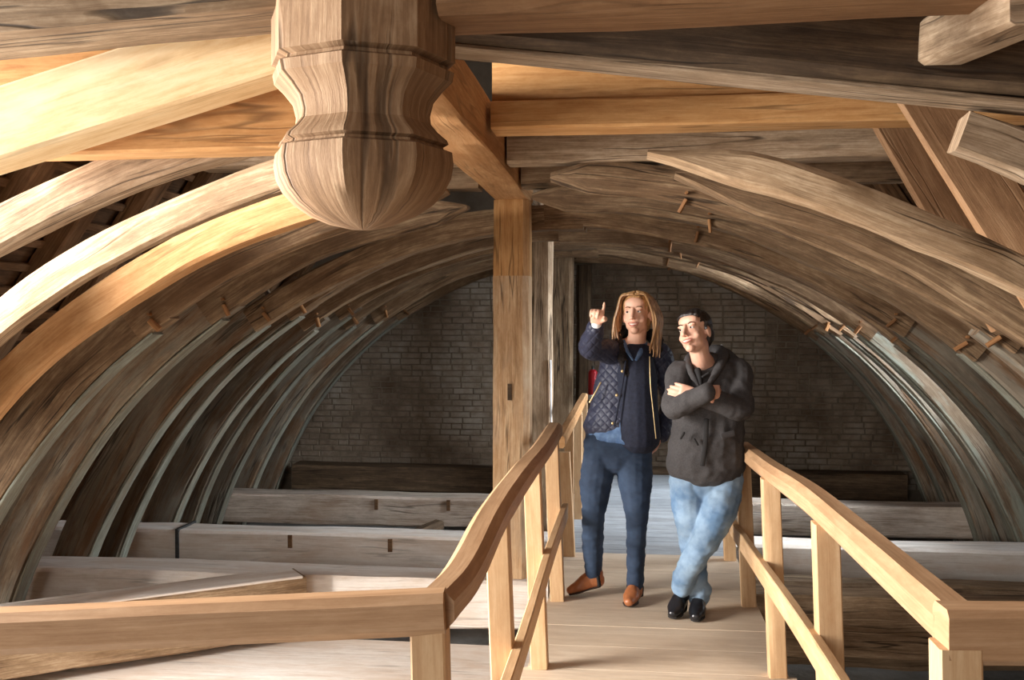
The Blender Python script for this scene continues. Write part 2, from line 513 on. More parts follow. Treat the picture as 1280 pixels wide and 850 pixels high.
for side, nm in ((-1, 'ceiling_left'), (1, 'ceiling_right')):
    g = Geo()
    if side < 0:                            # a dormer opening in the left slope
        slope_panel(side, 4.0, 11.0, 0, 8.3, .10, .16, g)
        slope_panel(side, -3.2, .2, 0, 8.3, .10, .16, g)
        slope_panel(side, .2, 4.0, 0, .9, .10, .16, g)
        slope_panel(side, .2, 4.0, 4.4, 8.3, .10, .16, g)
    else:                                   # a small skylight in the right slope
        slope_panel(side, -3.2, 6.8, 0, 8.3, .10, .16, g)
        slope_panel(side, 8.6, 11.0, 0, 8.3, .10, .16, g)
        slope_panel(side, 6.8, 8.6, 0, 1.9, .10, .16, g)
        slope_panel(side, 6.8, 8.6, 3.4, 8.3, .10, .16, g)
    c = obj(nm, g, M['roof'], smooth=False)
    tag(c, kind='structure')
    k = 0
    y = .12
    while y < 10.5:
        if not (side < 0 and .2 < y < 3.9) and not (side > 0 and 6.85 < y < 8.55):
            a0 = slope_pt(side, .05, 0.02); a1 = slope_pt(side, 7.6, 0.02)
            gg = timber([V(a0[0], y, a0[1]), V(a1[0], y, a1[1])], .14, .15, up=(0, 1, 0), seg=.5, rough=.008, seed=k + 50 * side)
            obj('rafter', gg, M['rafter'], c)
        y += .64; k += 1
    for k in range(24):                     # battens under the boards
        t = 1.4 + k * .17
        p = slope_pt(side, t, .07)
        y0 = 4.0 if side < 0 else 1.2
        gg = timber([V(p[0], y0, p[1]), V(p[0], 8.0 if side < 0 else 6.8, p[1])], .03, .05, up=(-side * .55, 0, .83), seg=1.2, rough=.004, ch=.004, seed=k)
        obj('batten', gg, M['rafter'], c)

ck = obj('wall_light_blocker', box(-4.2, -2.78, 3.95, 4.0, .70, 2.2), M['roof'], smooth=False)  # unseen panel added to keep dormer light off the left ribs
tag(ck, kind='structure')

# ------------------------------------------------------------------ tie beams under the walkway
ORD = ['first', 'second', 'third', 'fourth', 'fifth', 'sixth', 'seventh', 'eighth', 'ninth', 'tenth', 'eleventh', 'twelfth', 'thirteenth']
def tie(Y, top, w, h, xl, xr, mat, label, seed, rough=.012, ch=.02, bow=0, name='tie_beam'):
    t = thing(name, label, 'beam', (0.1, Y, top - h))
    pts = [V(xl, Y, top - h / 2), V((xl + xr) / 2 - 1, Y + bow, top - h / 2 - .004), V(xr, Y, top - h / 2)]
    obj('timber', timber(pts, w, h, seg=.2, rough=rough, freq=1.1, ch=ch, seed=seed, curve=True), mat, t)
    return t
t1 = tie(6.30, -.055, .34, .30, -4.25, -.50, M['chalk'], 'wide chalk-white tie beam under the foot of the honey-coloured post', 1)
t1b = tie(6.26, -.09, .42, .40, -.10, 3.35, M['old'], 'thick rounded log beam right of the walkway, nearest of the logs', 2, rough=.03, ch=.09)
t2 = tie(7.50, -.055, .30, .26, -4.5, 3.55, M['chalk'], 'pale tie beam with an iron strap and two peg notches', 3)
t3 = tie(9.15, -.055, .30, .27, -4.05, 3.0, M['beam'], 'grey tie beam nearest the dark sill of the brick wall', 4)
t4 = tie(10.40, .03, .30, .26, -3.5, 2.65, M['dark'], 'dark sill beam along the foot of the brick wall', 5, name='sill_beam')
t0 = tie(5.40, -.42, 1.34, .19, -3.45, -.47, M['chalk'], 'broad chalk-white slab lying low below the left return handrail', 6, rough=.008, name='plank_slab')
t0['category'] = 'slab'
t0b = tie(4.95, -.33, .60, .25, .70, 2.7, M['beam'], 'low grey-white beam beside the right edge of the walkway', 7, rough=.008)
tm = tie(6.79, -.15, .26, .30, -.05, 3.4, M['old'], 'brown log beam squeezed between two thicker logs at right', 8, rough=.02, ch=.06)
# iron strap, notches
p = at(222, 690, 7.35)
obj('iron_strap', box(p.x - .012, p.x + .012, 7.335, 7.66, -.325, -.045), M['iron'], t2)
for px, YY, t, zz in ((362, 7.345, t2, -.115), (487, 7.345, t2, -.125), (470, 8.995, t3, -.13), (560, 8.995, t3, -.125)):
    q = at(px, 690, YY)
    obj('notch', box(q.x - .012, q.x + .02, YY - .008, YY + .03, zz - .05, zz + .045), M['rafter'], t)
# dark struts seen between the beams
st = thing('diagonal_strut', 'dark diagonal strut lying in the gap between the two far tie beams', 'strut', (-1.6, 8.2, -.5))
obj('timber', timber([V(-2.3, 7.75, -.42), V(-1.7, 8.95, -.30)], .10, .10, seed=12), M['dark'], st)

# diagonal timber lying over the beams at lower left
dg = thing('diagonal_beam', 'pale-topped diagonal beam running under the left return handrail', 'beam', (-2.8, 5.5, -.33))
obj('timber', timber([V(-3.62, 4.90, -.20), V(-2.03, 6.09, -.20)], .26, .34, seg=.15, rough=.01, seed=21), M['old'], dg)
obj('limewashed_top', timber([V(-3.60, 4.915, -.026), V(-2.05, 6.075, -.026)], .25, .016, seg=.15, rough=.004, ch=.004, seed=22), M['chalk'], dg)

# ------------------------------------------------------------------ vault ribs
def arc(a0, a1, r, Y, n=10, wob=0, seed=0):
    out = []
    for i in range(n + 1):
        a = a0 + (a1 - a0) * i / n
        rr = r + wob * noise.noise(V(a * .06, seed * 4.2, 0))
        x, z = vault_pt(a, rr)
        out.append(V(x, Y, z))
    return out

RIBY = [3.10, 3.80, 4.44] + [5.08 + .64 * k for k in range(8)] + [10.30]
RIBY = [round(y, 2) for y in RIBY]
RIBY[5], RIBY[7], RIBY[9] = 6.52, 7.80, 8.84
for i, Y in enumerate(RIBY):
    mat = (M['grey'], M['old'])[i] if i < 2 else M['rib']
    if i == 2:
        lab = 'honey-orange new oak vault rib among old grey ribs'
    elif i == 0:
        lab = 'weathered vault rib nearest the camera, behind the carved pendant'
    elif i == len(RIBY) - 1:
        lab = 'vault rib lying against the brick end wall'
    else:
        lab = 'weathered oak vault rib, %s from the camera' % ORD[i]
    t = thing('vault_rib', lab, 'vault rib', (CX, Y, -.05), 'arched ribs of the barrel vault')
    th = (.125, .125, .15)[i] if i < 3 else .155
    wd = .10 if i < 2 else .13
    rj = (.02, 0, .0)[i] if i < 3 else random.uniform(-.02, .025)
    rm = RI + rj + th / 2
    jl = -33 + random.uniform(-2, 2)
    jr = 36 + random.uniform(-2, 2)
    # beyond the first post the halves meet at the crown; before it they die into the collars
    wob = .07 if i < 2 else .035
    al, ar = (2, -2) if i > 4 else ((-7, 22), (-7, 8), (-7, 10), (-8, .5), (-8, -2))[i]
    tip = 0 if i > 4 else (.2 if i > 2 else .35)
    ul = arc(al, -46 if i < 2 else (-52 if i == 2 else jl - 3), rm, Y, 10, wob, i + 1)
    ur = arc(ar, jr + 3, rm + (.10 if i == 0 else 0), Y, 10, wob, i + 31)
    obj('rib_timber', timber(ul, th, wd, up=(0, 1, 0), seg=.09, rough=.014, seed=i * 4 + 1, curve=True, tip=tip), M['honey'] if i == 2 else mat, t)
    obj('rib_timber', timber(ur, th, wd, up=(0, 1, 0), seg=.09, rough=.018, seed=i * 4 + 2, curve=True, tip=tip if i else 0), mat, t)
    foot = M['ribfoot'] if i > 3 else M['rib']
    footr = M['ribmint'] if i in (6, 7) else M['ribfoot']
    fd = .245
    rf = RI + .012 + fd / 2
    aend = 77
    if i == 2: jl = -49
    ll = arc(jl, -aend, rf, Y + .03, 8, .015, i + 61)
    lr = arc(jr, aend, rf, Y + .03, 8, .015, i + 91)
    if i > 1: obj('rib_foot', timber(ll, fd, wd * 1.05, up=(0, 1, 0), seg=.1, rough=.012, seed=i * 4 + 3, curve=True), foot, t)
    obj('rib_foot', timber(lr, fd, wd * 1.05, up=(0, 1, 0), seg=.1, rough=.012, seed=i * 4 + 4, curve=True), footr, t)
    # pale mint strip painting in the light along the inner edge of the feet
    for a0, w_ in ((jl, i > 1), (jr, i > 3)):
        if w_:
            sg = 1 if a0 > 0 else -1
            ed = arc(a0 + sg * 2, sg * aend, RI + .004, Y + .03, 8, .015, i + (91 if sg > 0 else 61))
            obj('painted_lit_edge', timber(ed, .016, wd * .96, up=(0, 1, 0), seg=.14, rough=.003, ch=.004, seed=i + 7, curve=True), M['edge'], t)
    # wedge blocks and pegs at the scarf joints and near the crown
    if i == 2: jl = -48
    for a, q in ((jl - 1, .7), (jr + 1, .7), (random.uniform(11, 17), .5)):
        if i < 3: continue
        q *= random.uniform(.6, .95)
        x, z = vault_pt(a, RI - .008)
        x2, z2 = vault_pt(a + random.uniform(-.5, .5), RI + .06)
        obj('joint_block', timber([V(x, Y - .066, z), V(x2, Y - .076, z2)], .045 * q, .06 * q, up=(0, 1, 0), seg=.05, rough=.003, ch=.006, seed=i), M['peg'], t)
        obj('peg', cyl(V(x2, Y - .095, z2 + .03), V(x2, Y + .0, z2 + .03), .008, .009, 8), M['peg'], t)

tb = thing('trimmer_beam', 'longitudinal trimmer under the cut rib ends beside the left dormer', 'beam', (-2.98, .2, -.62))
obj('timber', timber([V(-2.98, .1, .98), V(-2.98, 3.9, .98)], .14, .16, seg=.3, seed=77), M['old'], tb)
for yy in (.2, 3.3):
    obj('stud', timber([V(-3.02, yy, -.62), V(-3.0, yy, .90)], .12, .12, up=(0, 1, 0), seg=.3, seed=int(yy * 9)), M['old'], tb)

# ------------------------------------------------------------------ posts on the vault axis
def post(Y, xl, xr, zb, zt, mat, label, seed, d=.2, ch=.03):
    t = thing('king_post', label, 'post', ((xl + xr) / 2, Y, zb), 'posts on the vault axis')
    pts = [V((xl + xr) / 2 - .01, Y, zb), V((xl + xr) / 2, Y, (zb + zt) / 2), V((xl + xr) / 2, Y, zt)]
    obj('shaft', timber(pts, xr - xl, d, up=(0, 1, 0), seg=.12, rough=.008, ch=ch, seed=seed), mat, t)
    return t
p1 = thing('king_post', 'honey-coloured square post carrying the longitudinal ridge beam', 'post', (-.735, 6.31, -.055), 'posts on the vault axis')
obj('lower_shaft', timber([V(-.745, 6.31, -.055), V(-.737, 6.31, .9), V(-.735, 6.31, 1.80)], .226, .22, up=(0, 1, 0), seg=.12, rough=.008, ch=.035, seed=3), M['postgrey'], p1)
obj('upper_shaft', timber([V(-.735, 6.31, 1.76), V(-.735, 6.31, 2.265)], .220, .214, up=(0, 1, 0), seg=.12, rough=.004, ch=.035, seed=4), M['orange'], p1)
q = at(637, 490, 6.19)
obj('mortise', box(q.x - .012, q.x + .012, 6.185, 6.215, q.z - .05, q.z + .05), M['dark'], p1)
p2 = post(8.1, -.80, -.625, -.31, 2.45, M['grey'], 'grey post directly behind the honey-coloured post', 4)
p3 = post(9.9, -.80, -.565, -.05, 2.32, M['old'], 'brown post with an iron-hard worn edge, third on the vault axis', 5, .22)
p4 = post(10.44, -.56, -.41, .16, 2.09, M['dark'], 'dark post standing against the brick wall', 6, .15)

# ------------------------------------------------------------------ longitudinal ridge beam
rb = thing('ridge_beam', 'squared longitudinal beam running from the pendant to the honey-coloured post', 'beam', (-.73, 4.4, 2.27))
obj('timber', timber([V(-.73, 2.62, 2.385), V(-.73, 6.46, 2.385)], .215, .235, seg=.2, rough=.006, ch=.008, seed=9), M['honey'], rb)
rb2 = thing('ridge_beam', 'weathered longitudinal beam carried by the two far posts', 'beam', (-.72, 8.6, 2.25))
obj('timber', timber([V(-.73, 6.50, 2.36), V(-.70, 10.58, 2.30)], .2, .16, seg=.2, rough=.008, seed=10), M['old'], rb2)

# ------------------------------------------------------------------ collars and braces above
def member(name, label, cat, pts, w, h, mat, seed, up=(0, 0, 1), rough=.008, ch=.012, curve=False, part='timber'):
    pts = [Vector(p) for p in pts]
    t = thing(name, label, cat, pts[0] if pts[0].z < pts[-1].z else pts[-1])
    obj(part, timber(pts, w, h, up=up, seg=.14, rough=rough, ch=ch, seed=seed, curve=curve), mat, t)
    return t
member('collar_beam', 'new orange oak collar beam right of the ridge beam, upper of the stacked pair', 'beam', [V(-.60, 4.46, 2.575), V(1.75, 4.46, 2.575)], .16, .215, M['orange'], 31, rough=.005, ch=.01)
member('collar_beam', 'new orange oak collar beam right of the ridge beam, lower of the stacked pair', 'beam', [V(-.60, 4.44, 2.405), V(1.7, 4.44, 2.405)], .2, .12, M['orange'], 32, rough=.005, ch=.01)
member('collar_beam', 'new orange oak collar beam left of the carved pendant', 'beam', [V(-2.05, 3.0, 2.19), V(-.80, 3.0, 2.195)], .14, .32, M['orange'], 43, rough=.004, ch=.01)
for k, (yy, zz, hh, mm) in enumerate(((5.08, 2.40, .20, 'grey'), (5.72, 2.36, .19, 'old'))):
    for sx, (x0, x1), nm in ((-1, (-2.2, -.85), 'left'), (1, (-.61, 2.2), 'right')):
        member('collar_beam', 'weathered collar beam %s of the ridge beam, %s the honey-coloured post' % (nm, ('well before', 'just before')[k]), 'beam', [V(x0, yy, zz), V(x1, yy, zz)], .18, hh, M[mm], 33 + k * 2 + sx, rough=.014)
# great beam through the pendant, left and right halves
member('transverse_beam', 'massive old beam left of the carved pendant at the top', 'beam', [V(-2.6, 2.5, 2.36), V(-.86, 2.52, 2.46)], .26, .34, M['old'], 35, rough=.014, ch=.02)
member('transverse_beam', 'reddish-brown beam right of the carved pendant along the top edge', 'beam', [V(-.46, 2.52, 2.43), V(1.9, 2.45, 2.425)], .22, .34, M['brownboard'], 36, rough=.01, ch=.02)
# inclined dark beam
a = at(520, 8, 3.15); b = at(1330, 82, 3.05)
member('inclined_beam', 'dark heavy beam sloping down to the right under the top beam', 'beam', [a, b], .26, .25, M['dark'], 37, rough=.012, ch=.03)
a = at(545, 61, 3.12); b = at(1330, 139, 3.02)
member('grey_plank', 'pale weathered plank along the underside of the dark sloping beam', 'plank', [a, b], .15, .016, M['grey'], 44, rough=.003, ch=.004)
# bright new brace at upper left
a = at(-120, 203, 2.8); b = at(385, 43, 2.8)
member('brace', 'bright cream new oak brace at upper left', 'brace', [a, b], .16, .20, M['cream'], 38, rough=.004, ch=.008)
# block at upper right
a = at(1168, 56, 3.0); b = at(1300, -6, 2.35)
member('short_brace', 'short sunlit brace stub at the top right corner', 'brace', [a, b], .12, .13, M['grey'], 39, rough=.008)
# pale timber and boards, upper right
a = at(1122, 60, 4.2); b = at(1335, 400, 4.1)
member('raking_board', 'smooth brown board raking down behind the right ribs, nearer one', 'board', [a, b], .22, .05, M['brownboard'], 41, up=(0, 1, 0), rough=.004)
a = at(1070, 60, 4.75); b = at(1268, 400, 4.75)
member('raking_board', 'dull brown board raking down behind the right ribs, farther one', 'board', [a, b], .22, .05, M['brownboard'], 42, up=(0, 1, 0), rough=.004)

# ------------------------------------------------------------------ carved pendant
def pendant():
    c = at(451, 150, 2.5); cx, cy = c.x, 2.52
    s = 1280 / 2.56
    prof = [(-70, 113), (60, 113), (80, 113), (84, 102), (88, 103), (92, 112), (104, 110), (116, 98), (130, 87), (146, 83), (156, 84), (166, 92), (176, 103), (181, 105), (184, 98), (187, 99), (191, 109), (206, 111), (224, 108), (240, 100), (256, 86), (270, 66), (280, 42), (286, 16), (287, 2)]
    t = thing('carved_pendant', 'big carved eight-sided wooden pendant boss hanging from the beams', 'pendant', (cx, cy, at(451, 287, 2.5).z))
    g = Geo()
    n = 8; rings = []
    verts = []; faces = []; uv = []
    # every octagon side gets 4 steps so the cracks and wear have something to sit on
    K = n * 4
    S = 0; pz = None
    for k, (py, hw) in enumerate(prof):
        zz = CAM.z + (400 - py) / s
        r = hw / s * 1.03
        for j in range(K):
            a = 2 * math.pi * (j // 4) / n + R(3); b = a + 2 * math.pi / n
            f = (j % 4) / 4
            pa = V(math.sin(a), -math.cos(a), 0); pb = V(math.sin(b), -math.cos(b), 0)
            p = pa.lerp(pb, f) * r
            w = 1 + .012 * noise.noise(V(p.x * 9, p.y * 9, zz * 5))
            verts.append(V(cx + p.x * w, cy + p.y * w, zz))
    m = len(prof)
    for k in range(m - 1):
        for j in range(K):
            j2 = (j + 1) % K
            faces.append((k * K + j, k * K + j2, (k + 1) * K + j2, (k + 1) * K + j))
            u0, u1 = k * .05, k * .05 + .05
            u0 = verts[k * K][2]; u1 = verts[(k + 1) * K][2]
            uv.append([(u0, j * .045), (u0, (j + 1) * .045), (u1, (j + 1) * .045), (u1, j * .045)])
    faces.append(tuple(range(K))); uv.append([(0, j * .045) for j in range(K)])
    faces.append(tuple((m - 1) * K + j for j in range(K - 1, -1, -1))); uv.append([(0, j * .001) for j in range(K)])
    g.add(verts, faces, uv)
    obj('boss', g, M['pend'], t, angle=30)
    return t
pendant()

# ------------------------------------------------------------------ walkway deck
dk = thing('walkway_deck', 'boarded walkway floor the two people stand on', 'walkway', (.11, 5.5, 0))
seams = [3.0, 3.45, 4.47, 5.43, 6.72]
for k in range(len(seams) - 1):
    y0, y1 = seams[k] + .0012, seams[k + 1] - .0012
    n = max(2, int((y1 - y0) / .16)); 
    dx = .03 if k == 1 else 0
    nb = 3 if k else 2
    step = (y1 - y0) / nb
    for j in range(nb):
        ya = y0 + j * step; yb = ya + step - .0012
        zt = random.uniform(-.0012, .0012)
        obj('plank', timber([V(-.455 - dx, (ya + yb) / 2, -.02 + zt), V(.672 + dx, (ya + yb) / 2, -.02 + zt)], yb - ya, .04, seg=.3, rough=.0004, ch=.001, seed=k * 9 + j), M['deck'], dk)
y = 6.73
k = 0
while y < 10.2:
    obj('plank', timber([V(-.455, y + .07, -.024), V(.672, y + .07, -.024)], .136, .036, seg=.4, rough=.001, ch=.003, seed=100 + k), M['deckgrey'], dk)
    y += .14; k += 1
for x in (-.40, .62):
    obj('bearer', timber([V(x, 3.0, -.10), V(x, 6.0, -.10)], .08, .115, seg=.4, rough=.003, seed=int(x * 50)), M['rail'], dk)

# ------------------------------------------------------------------ handrails
def railprof(path, w, h, g=None, seed=0):
    return timber(path, w, h, seg=.08, rough=.003, ch=.02, freq=1.2, seed=seed, curve=True, g=g)

def handrail(side, label):
    x = -.40 if side < 0 else .625
    t = thing('handrail', label, 'handrail', (x, 4.0, 0))
    if side < 0:
        top = [(2.17, .945), (2.55, .925), (3.1, .965), (3.9, .97), (4.8, .955), (5.65, .965)]
        mid = [(2.05, .42), (3.5, .43), (4.6, .47), (5.7, .465)]
    else:
        top = [(1.99, 1.0), (2.8, .985), (3.6, .965), (4.6, .91), (5.72, .862)]
        mid = [(2.0, .56), (3.2, .53), (4.6, .45), (6.2, .36)]
    ys = [2.18, 3.30, 4.47, 5.56, 6.62] if side < 0 else [1.95, 3.22, 4.48, 5.57, 6.62]
    for k, yy in enumerate(ys):
        zt = None
        for (ya, za), (yb, zb) in zip(top, top[1:]):
            if ya - .1 <= yy <= yb + .1: zt = za + (zb - za) * (yy - ya) / (yb - ya)
        if zt is None: zt = .74
        lean = -.035
        zb_ = -.62 if yy < 3 else 0
        # square posts on the outer side of the walkway edge
        pw = .075
        obj('post', timber([V(x + .0, yy, zb_), V(x + lean, yy, zt - .065)], pw, pw, up=(0, 1, 0), seg=.2, rough=.0012, ch=.004, seed=k + 7 * side), M['rail'], t)
    lx = x - .025
    path = [V(lx + (.0 if side < 0 else .01), yy, zz - .045) for yy, zz in top]
    obj('top_rail', timber(path, .092, .085, seg=.08, rough=.003, ch=.022, freq=1.0, seed=side + 3, curve=True), M['railtop'], t)
    inner = x + (.05 if side < 0 else -.05) - .018
    obj('mid_rail', timber([V(inner, yy, zz) for yy, zz in mid], .034, .085, seg=.2, rough=.0015, ch=.004, seed=side + 5, curve=True), M['rail'], t)
    return t
hl = handrail(-1, 'left pale wooden handrail with a long return along the near edge')
hr = handrail(1, 'right pale wooden handrail the short-haired person leans on')
# returns, square to the walkway
a = V(-.385, 2.07, .91); b = at(-160, 795, 2.06)
obj('return_rail', timber([V(-.40, 2.175, .90), V(b.x, 2.06, b.z)], .088, .092, seg=.12, rough=.003, ch=.018, seed=61), M['railtop'], hl)
obj('return_rail', timber([V(.566, 1.955, .955), V(1.9, 2.03, .965)], .085, .10, seg=.12, rough=.002, ch=.012, seed=62), M['railtop'], hr)
# far low rail on the left, past the first rail's end
fr = thing('far_handrail', 'darker far handrail behind the woman beside the grey post', 'handrail', (-.4, 7.5, 0))
obj('top_rail', timber([V(-.41, 5.85, .83), V(-.41, 8.9, .86)], .06, .07, seg=.2, rough=.003, seed=64), M['honey'], fr)
for yy in (6.75, 7.9, 8.85):
    obj('post', timber([V(-.41, yy, -.006), V(-.41, yy, .82)], .06, .06, up=(0, 1, 0), seg=.3, rough=.001, ch=.004, seed=int(yy * 10)), M['rail'], fr)

# ------------------------------------------------------------------ people
def ell(c, r, rot=None, n=16, m=10, g=None):
    g = g or Geo()
    c = Vector(c); v = []; f = []
    Mx = rot if rot is not None else Matrix.Identity(3)
    v.append(c + Mx @ V(0, 0, r[2]))
    for i in range(1, m):
        t = math.pi * i / m
        for j in range(n):
            p = 2 * math.pi * j / n
            v.append(c + Mx @ V(r[0] * math.sin(t) * math.cos(p), r[1] * math.sin(t) * math.sin(p), r[2] * math.cos(t)))
    v.append(c + Mx @ V(0, 0, -r[2]))
    for j in range(n):
        f.append((0, 1 + j, 1 + (j + 1) % n))
        f.append((len(v) - 1, 1 + (m - 2) * n + (j + 1) % n, 1 + (m - 2) * n + j))
    for i in range(m - 2):
        for j in range(n):
            a = 1 + i * n + j; b = 1 + i * n + (j + 1) % n
            f.append((a, a + n, b + n, b))
    return g.add(v, f)

def limb(pts, radii, side=None, n=16, g=None, per=6, cap=True):
    """a tapering limb: radii are numbers or (across, depth); 'side' is the across direction"""
    g = g or Geo()
    pts = [Vector(p) for p in pts]
    rr = [(r, r) if not isinstance(r, tuple) else r for r in radii]
    N = per * (len(pts) - 1)
    P = [pts[0] * 2 - pts[1]] + pts + [pts[-1] * 2 - pts[-2]]
    Q = [rr[0]] + rr + [rr[-1]]
    path = []; rad = []
    for k in range(len(pts) - 1):
        for q in range(per + (1 if k == len(pts) - 2 else 0)):
            t = q / per
            def cr(a, b, c, d): return 0.5 * ((2 * b) + (c - a) * t + (2 * a - 5 * b + 4 * c - d) * t * t + (3 * b - a - 3 * c + d) * t ** 3)
            path.append(cr(P[k], P[k + 1], P[k + 2], P[k + 3]))
            rad.append((cr(Q[k][0], Q[k + 1][0], Q[k + 2][0], Q[k + 3][0]), cr(Q[k][1], Q[k + 1][1], Q[k + 2][1], Q[k + 3][1])))
    v = []; f = []
    ref = Vector(side) if side is not None else None
    prev = None
    rings = []
    L = len(path)
    seq = []
    t0 = (path[1] - path[0]).normalized(); t1 = (path[-1] - path[-2]).normalized()
    if cap:
        for a in (80, 50, 25):
            seq.append((path[0] - t0 * math.sin(R(a)) * min(rad[0]) * .8, t0, (rad[0][0] * math.cos(R(a)), rad[0][1] * math.cos(R(a)))))
    for i in range(L):
        t = (path[min(i + 1, L - 1)] - path[max(i - 1, 0)]).normalized()
        seq.append((path[i], t, rad[i]))
    if cap:
        for a in (25, 50, 80):
            seq.append((path[-1] + t1 * math.sin(R(a)) * min(rad[-1]) * .8, t1, (rad[-1][0] * math.cos(R(a)), rad[-1][1] * math.cos(R(a)))))
    for p, t, r in seq:
        s_ = ref if ref is not None else (prev if prev is not None else t.orthogonal())
        s_ = (s_ - t * s_.dot(t)).normalized(); prev = s_
        u = t.cross(s_)
        for j in range(n):
            a = 2 * math.pi * j / n
            v.append(p + s_ * math.cos(a) * r[0] + u * math.sin(a) * r[1])
    for i in range(len(seq) - 1):
        for j in range(n):
            j2 = (j + 1) % n
            f.append((i * n + j, i * n + j2, (i + 1) * n + j2, (i + 1) * n + j))
    f.append(tuple(range(n - 1, -1, -1))); f.append(tuple((len(seq) - 1) * n + j for j in range(n)))
    return g.add(v, f)

def fuse(name, g, voxel, smooth, mat, parent, fold=0.0, fscale=(14, 14, 7), cut=None, seed=0):
    """melt overlapping closed shapes into one continuous surface"""
    me = bpy.data.meshes.new(name + '_raw')
    me.from_pydata(g.v, [], g.f)
    bm = bmesh.new(); bm.from_mesh(me); bmesh.ops.recalc_face_normals(bm, faces=bm.faces); bm.to_mesh(me); bm.free()
    o = bpy.data.objects.new(name + '_raw', me); COL.objects.link(o)
    m = o.modifiers.new('r', 'REMESH'); m.mode = 'VOXEL'; m.voxel_size = voxel; m.adaptivity = 0
    if smooth:
        m2 = o.modifiers.new('s', 'SMOOTH'); m2.factor = .5; m2.iterations = smooth
    dg_ = bpy.context.evaluated_depsgraph_get()
    out = bpy.data.meshes.new_from_object(o.evaluated_get(dg_))
    bpy.data.objects.remove(o); bpy.data.meshes.remove(me)
    out.name = name
    if fold:
        ns = [v.normal.copy() for v in out.vertices]
        for v, nn in zip(out.vertices, ns):
            p = v.co
            k = noise.noise(V(p.x * fscale[0] + seed, p.y * fscale[1], p.z * fscale[2])) + .5 * noise.noise(V(p.x * fscale[0] * 2.3, p.y * fscale[1] * 2.3 + seed, p.z * fscale[2] * 2.6))
            v.co = p + nn * k * fold
    if cut is not None:
        bm = bmesh.new(); bm.from_mesh(out)
        bmesh.ops.delete(bm, geom=[v for v in bm.verts if cut(v.co)], context='VERTS')
        bm.to_mesh(out); bm.free()
    out.polygons.foreach_set('use_smooth', [True] * len(out.polygons))
    out.update()
    return obj(name, out, mat, parent)

def skin_mat(name, c, lip):
    m, nt, bs = nodes(name)
    tc = nt.nodes.new('ShaderNodeTexCoord')
    n = nnoise(nt, tc.outputs['Object'], 18, 4, .6)
    rp = ramp(nt, [(.35, tuple(x * .9 for x in c[:3])), (.65, c)])
    nt.links.new(n.outputs[0], rp.inputs[0]); nt.links.new(rp.outputs[0], bs.inputs['Base Color'])
    bs.inputs['Roughness'].default_value = .5
    bs.inputs['Subsurface Weight'].default_value = .12
    bs.inputs['Subsurface Radius'].default_value = (.02, .008, .004)
    bs.inputs['Subsurface Scale'].default_value = .4
    return m

def denim(name, dark, light, scale=5):
    m, nt, bs = nodes(name)
    tc = nt.nodes.new('ShaderNodeTexCoord')
    n = nnoise(nt, tc.outputs['Object'], scale, 5, .6)
    rp = ramp(nt, [(.36, dark), (.64, light)])
    nt.links.new(n.outputs[0], rp.inputs[0]); nt.links.new(rp.outputs[0], bs.inputs['Base Color'])
    bs.inputs['Roughness'].default_value = .85
    n2 = nnoise(nt, tc.outputs['Object'], 260, 2, .5)
    b = nt.nodes.new('ShaderNodeBump'); b.inputs['Strength'].default_value = .15; b.inputs['Distance'].default_value = .004
    nt.links.new(n2.outputs[0], b.inputs['Height']); nt.links.new(b.outputs[0], bs.inputs['Normal'])
    return m

def quilt(name, c):
    m, nt, bs = nodes(name)
    tc = nt.nodes.new('ShaderNodeTexCoord')
    mp = nt.nodes.new('ShaderNodeMapping'); mp.inputs['Rotation'].default_value = (0, R(45), 0); mp.inputs['Scale'].default_value = (95, 0, 95)
    nt.links.new(tc.outputs['Object'], mp.inputs[0])
    sp = nt.nodes.new('ShaderNodeSeparateXYZ'); nt.links.new(mp.outputs[0], sp.inputs[0])
    a = math_n(nt, 'ABSOLUTE', math_n(nt, 'SINE', sp.outputs[0])); b_ = math_n(nt, 'ABSOLUTE', math_n(nt, 'SINE', sp.outputs[2]))
    h = math_n(nt, 'POWER', math_n(nt, 'MULTIPLY', a, b_), .4)
    b = nt.nodes.new('ShaderNodeBump'); b.inputs['Strength'].default_value = .6; b.inputs['Distance'].default_value = .008
    nt.links.new(h, b.inputs['Height']); nt.links.new(b.outputs[0], bs.inputs['Normal'])
    bs.inputs['Base Color'].default_value = c
    bs.inputs['Roughness'].default_value = .55
    return m

def hair_mat(name, a, b, c):
    m, nt, bs = nodes(name)
    tc = nt.nodes.new('ShaderNodeTexCoord')
    n = nnoise(nt, vmul(nt, tc.outputs['Object'], (90, 90, 6)), 1.0, 4, .6)
    rp = ramp(nt, [(.32, a), (.5, b), (.68, c)])
    nt.links.new(n.outputs[0], rp.inputs[0]); nt.links.new(rp.outputs[0], bs.inputs['Base Color'])
    bs.inputs['Roughness'].default_value = .42
    bb = nt.nodes.new('ShaderNodeBump'); bb.inputs['Strength'].default_value = .6; bb.inputs['Distance'].default_value = .005
    nt.links.new(n.outputs[0], bb.inputs['Height']); nt.links.new(bb.outputs[0], bs.inputs['Normal'])
    return m

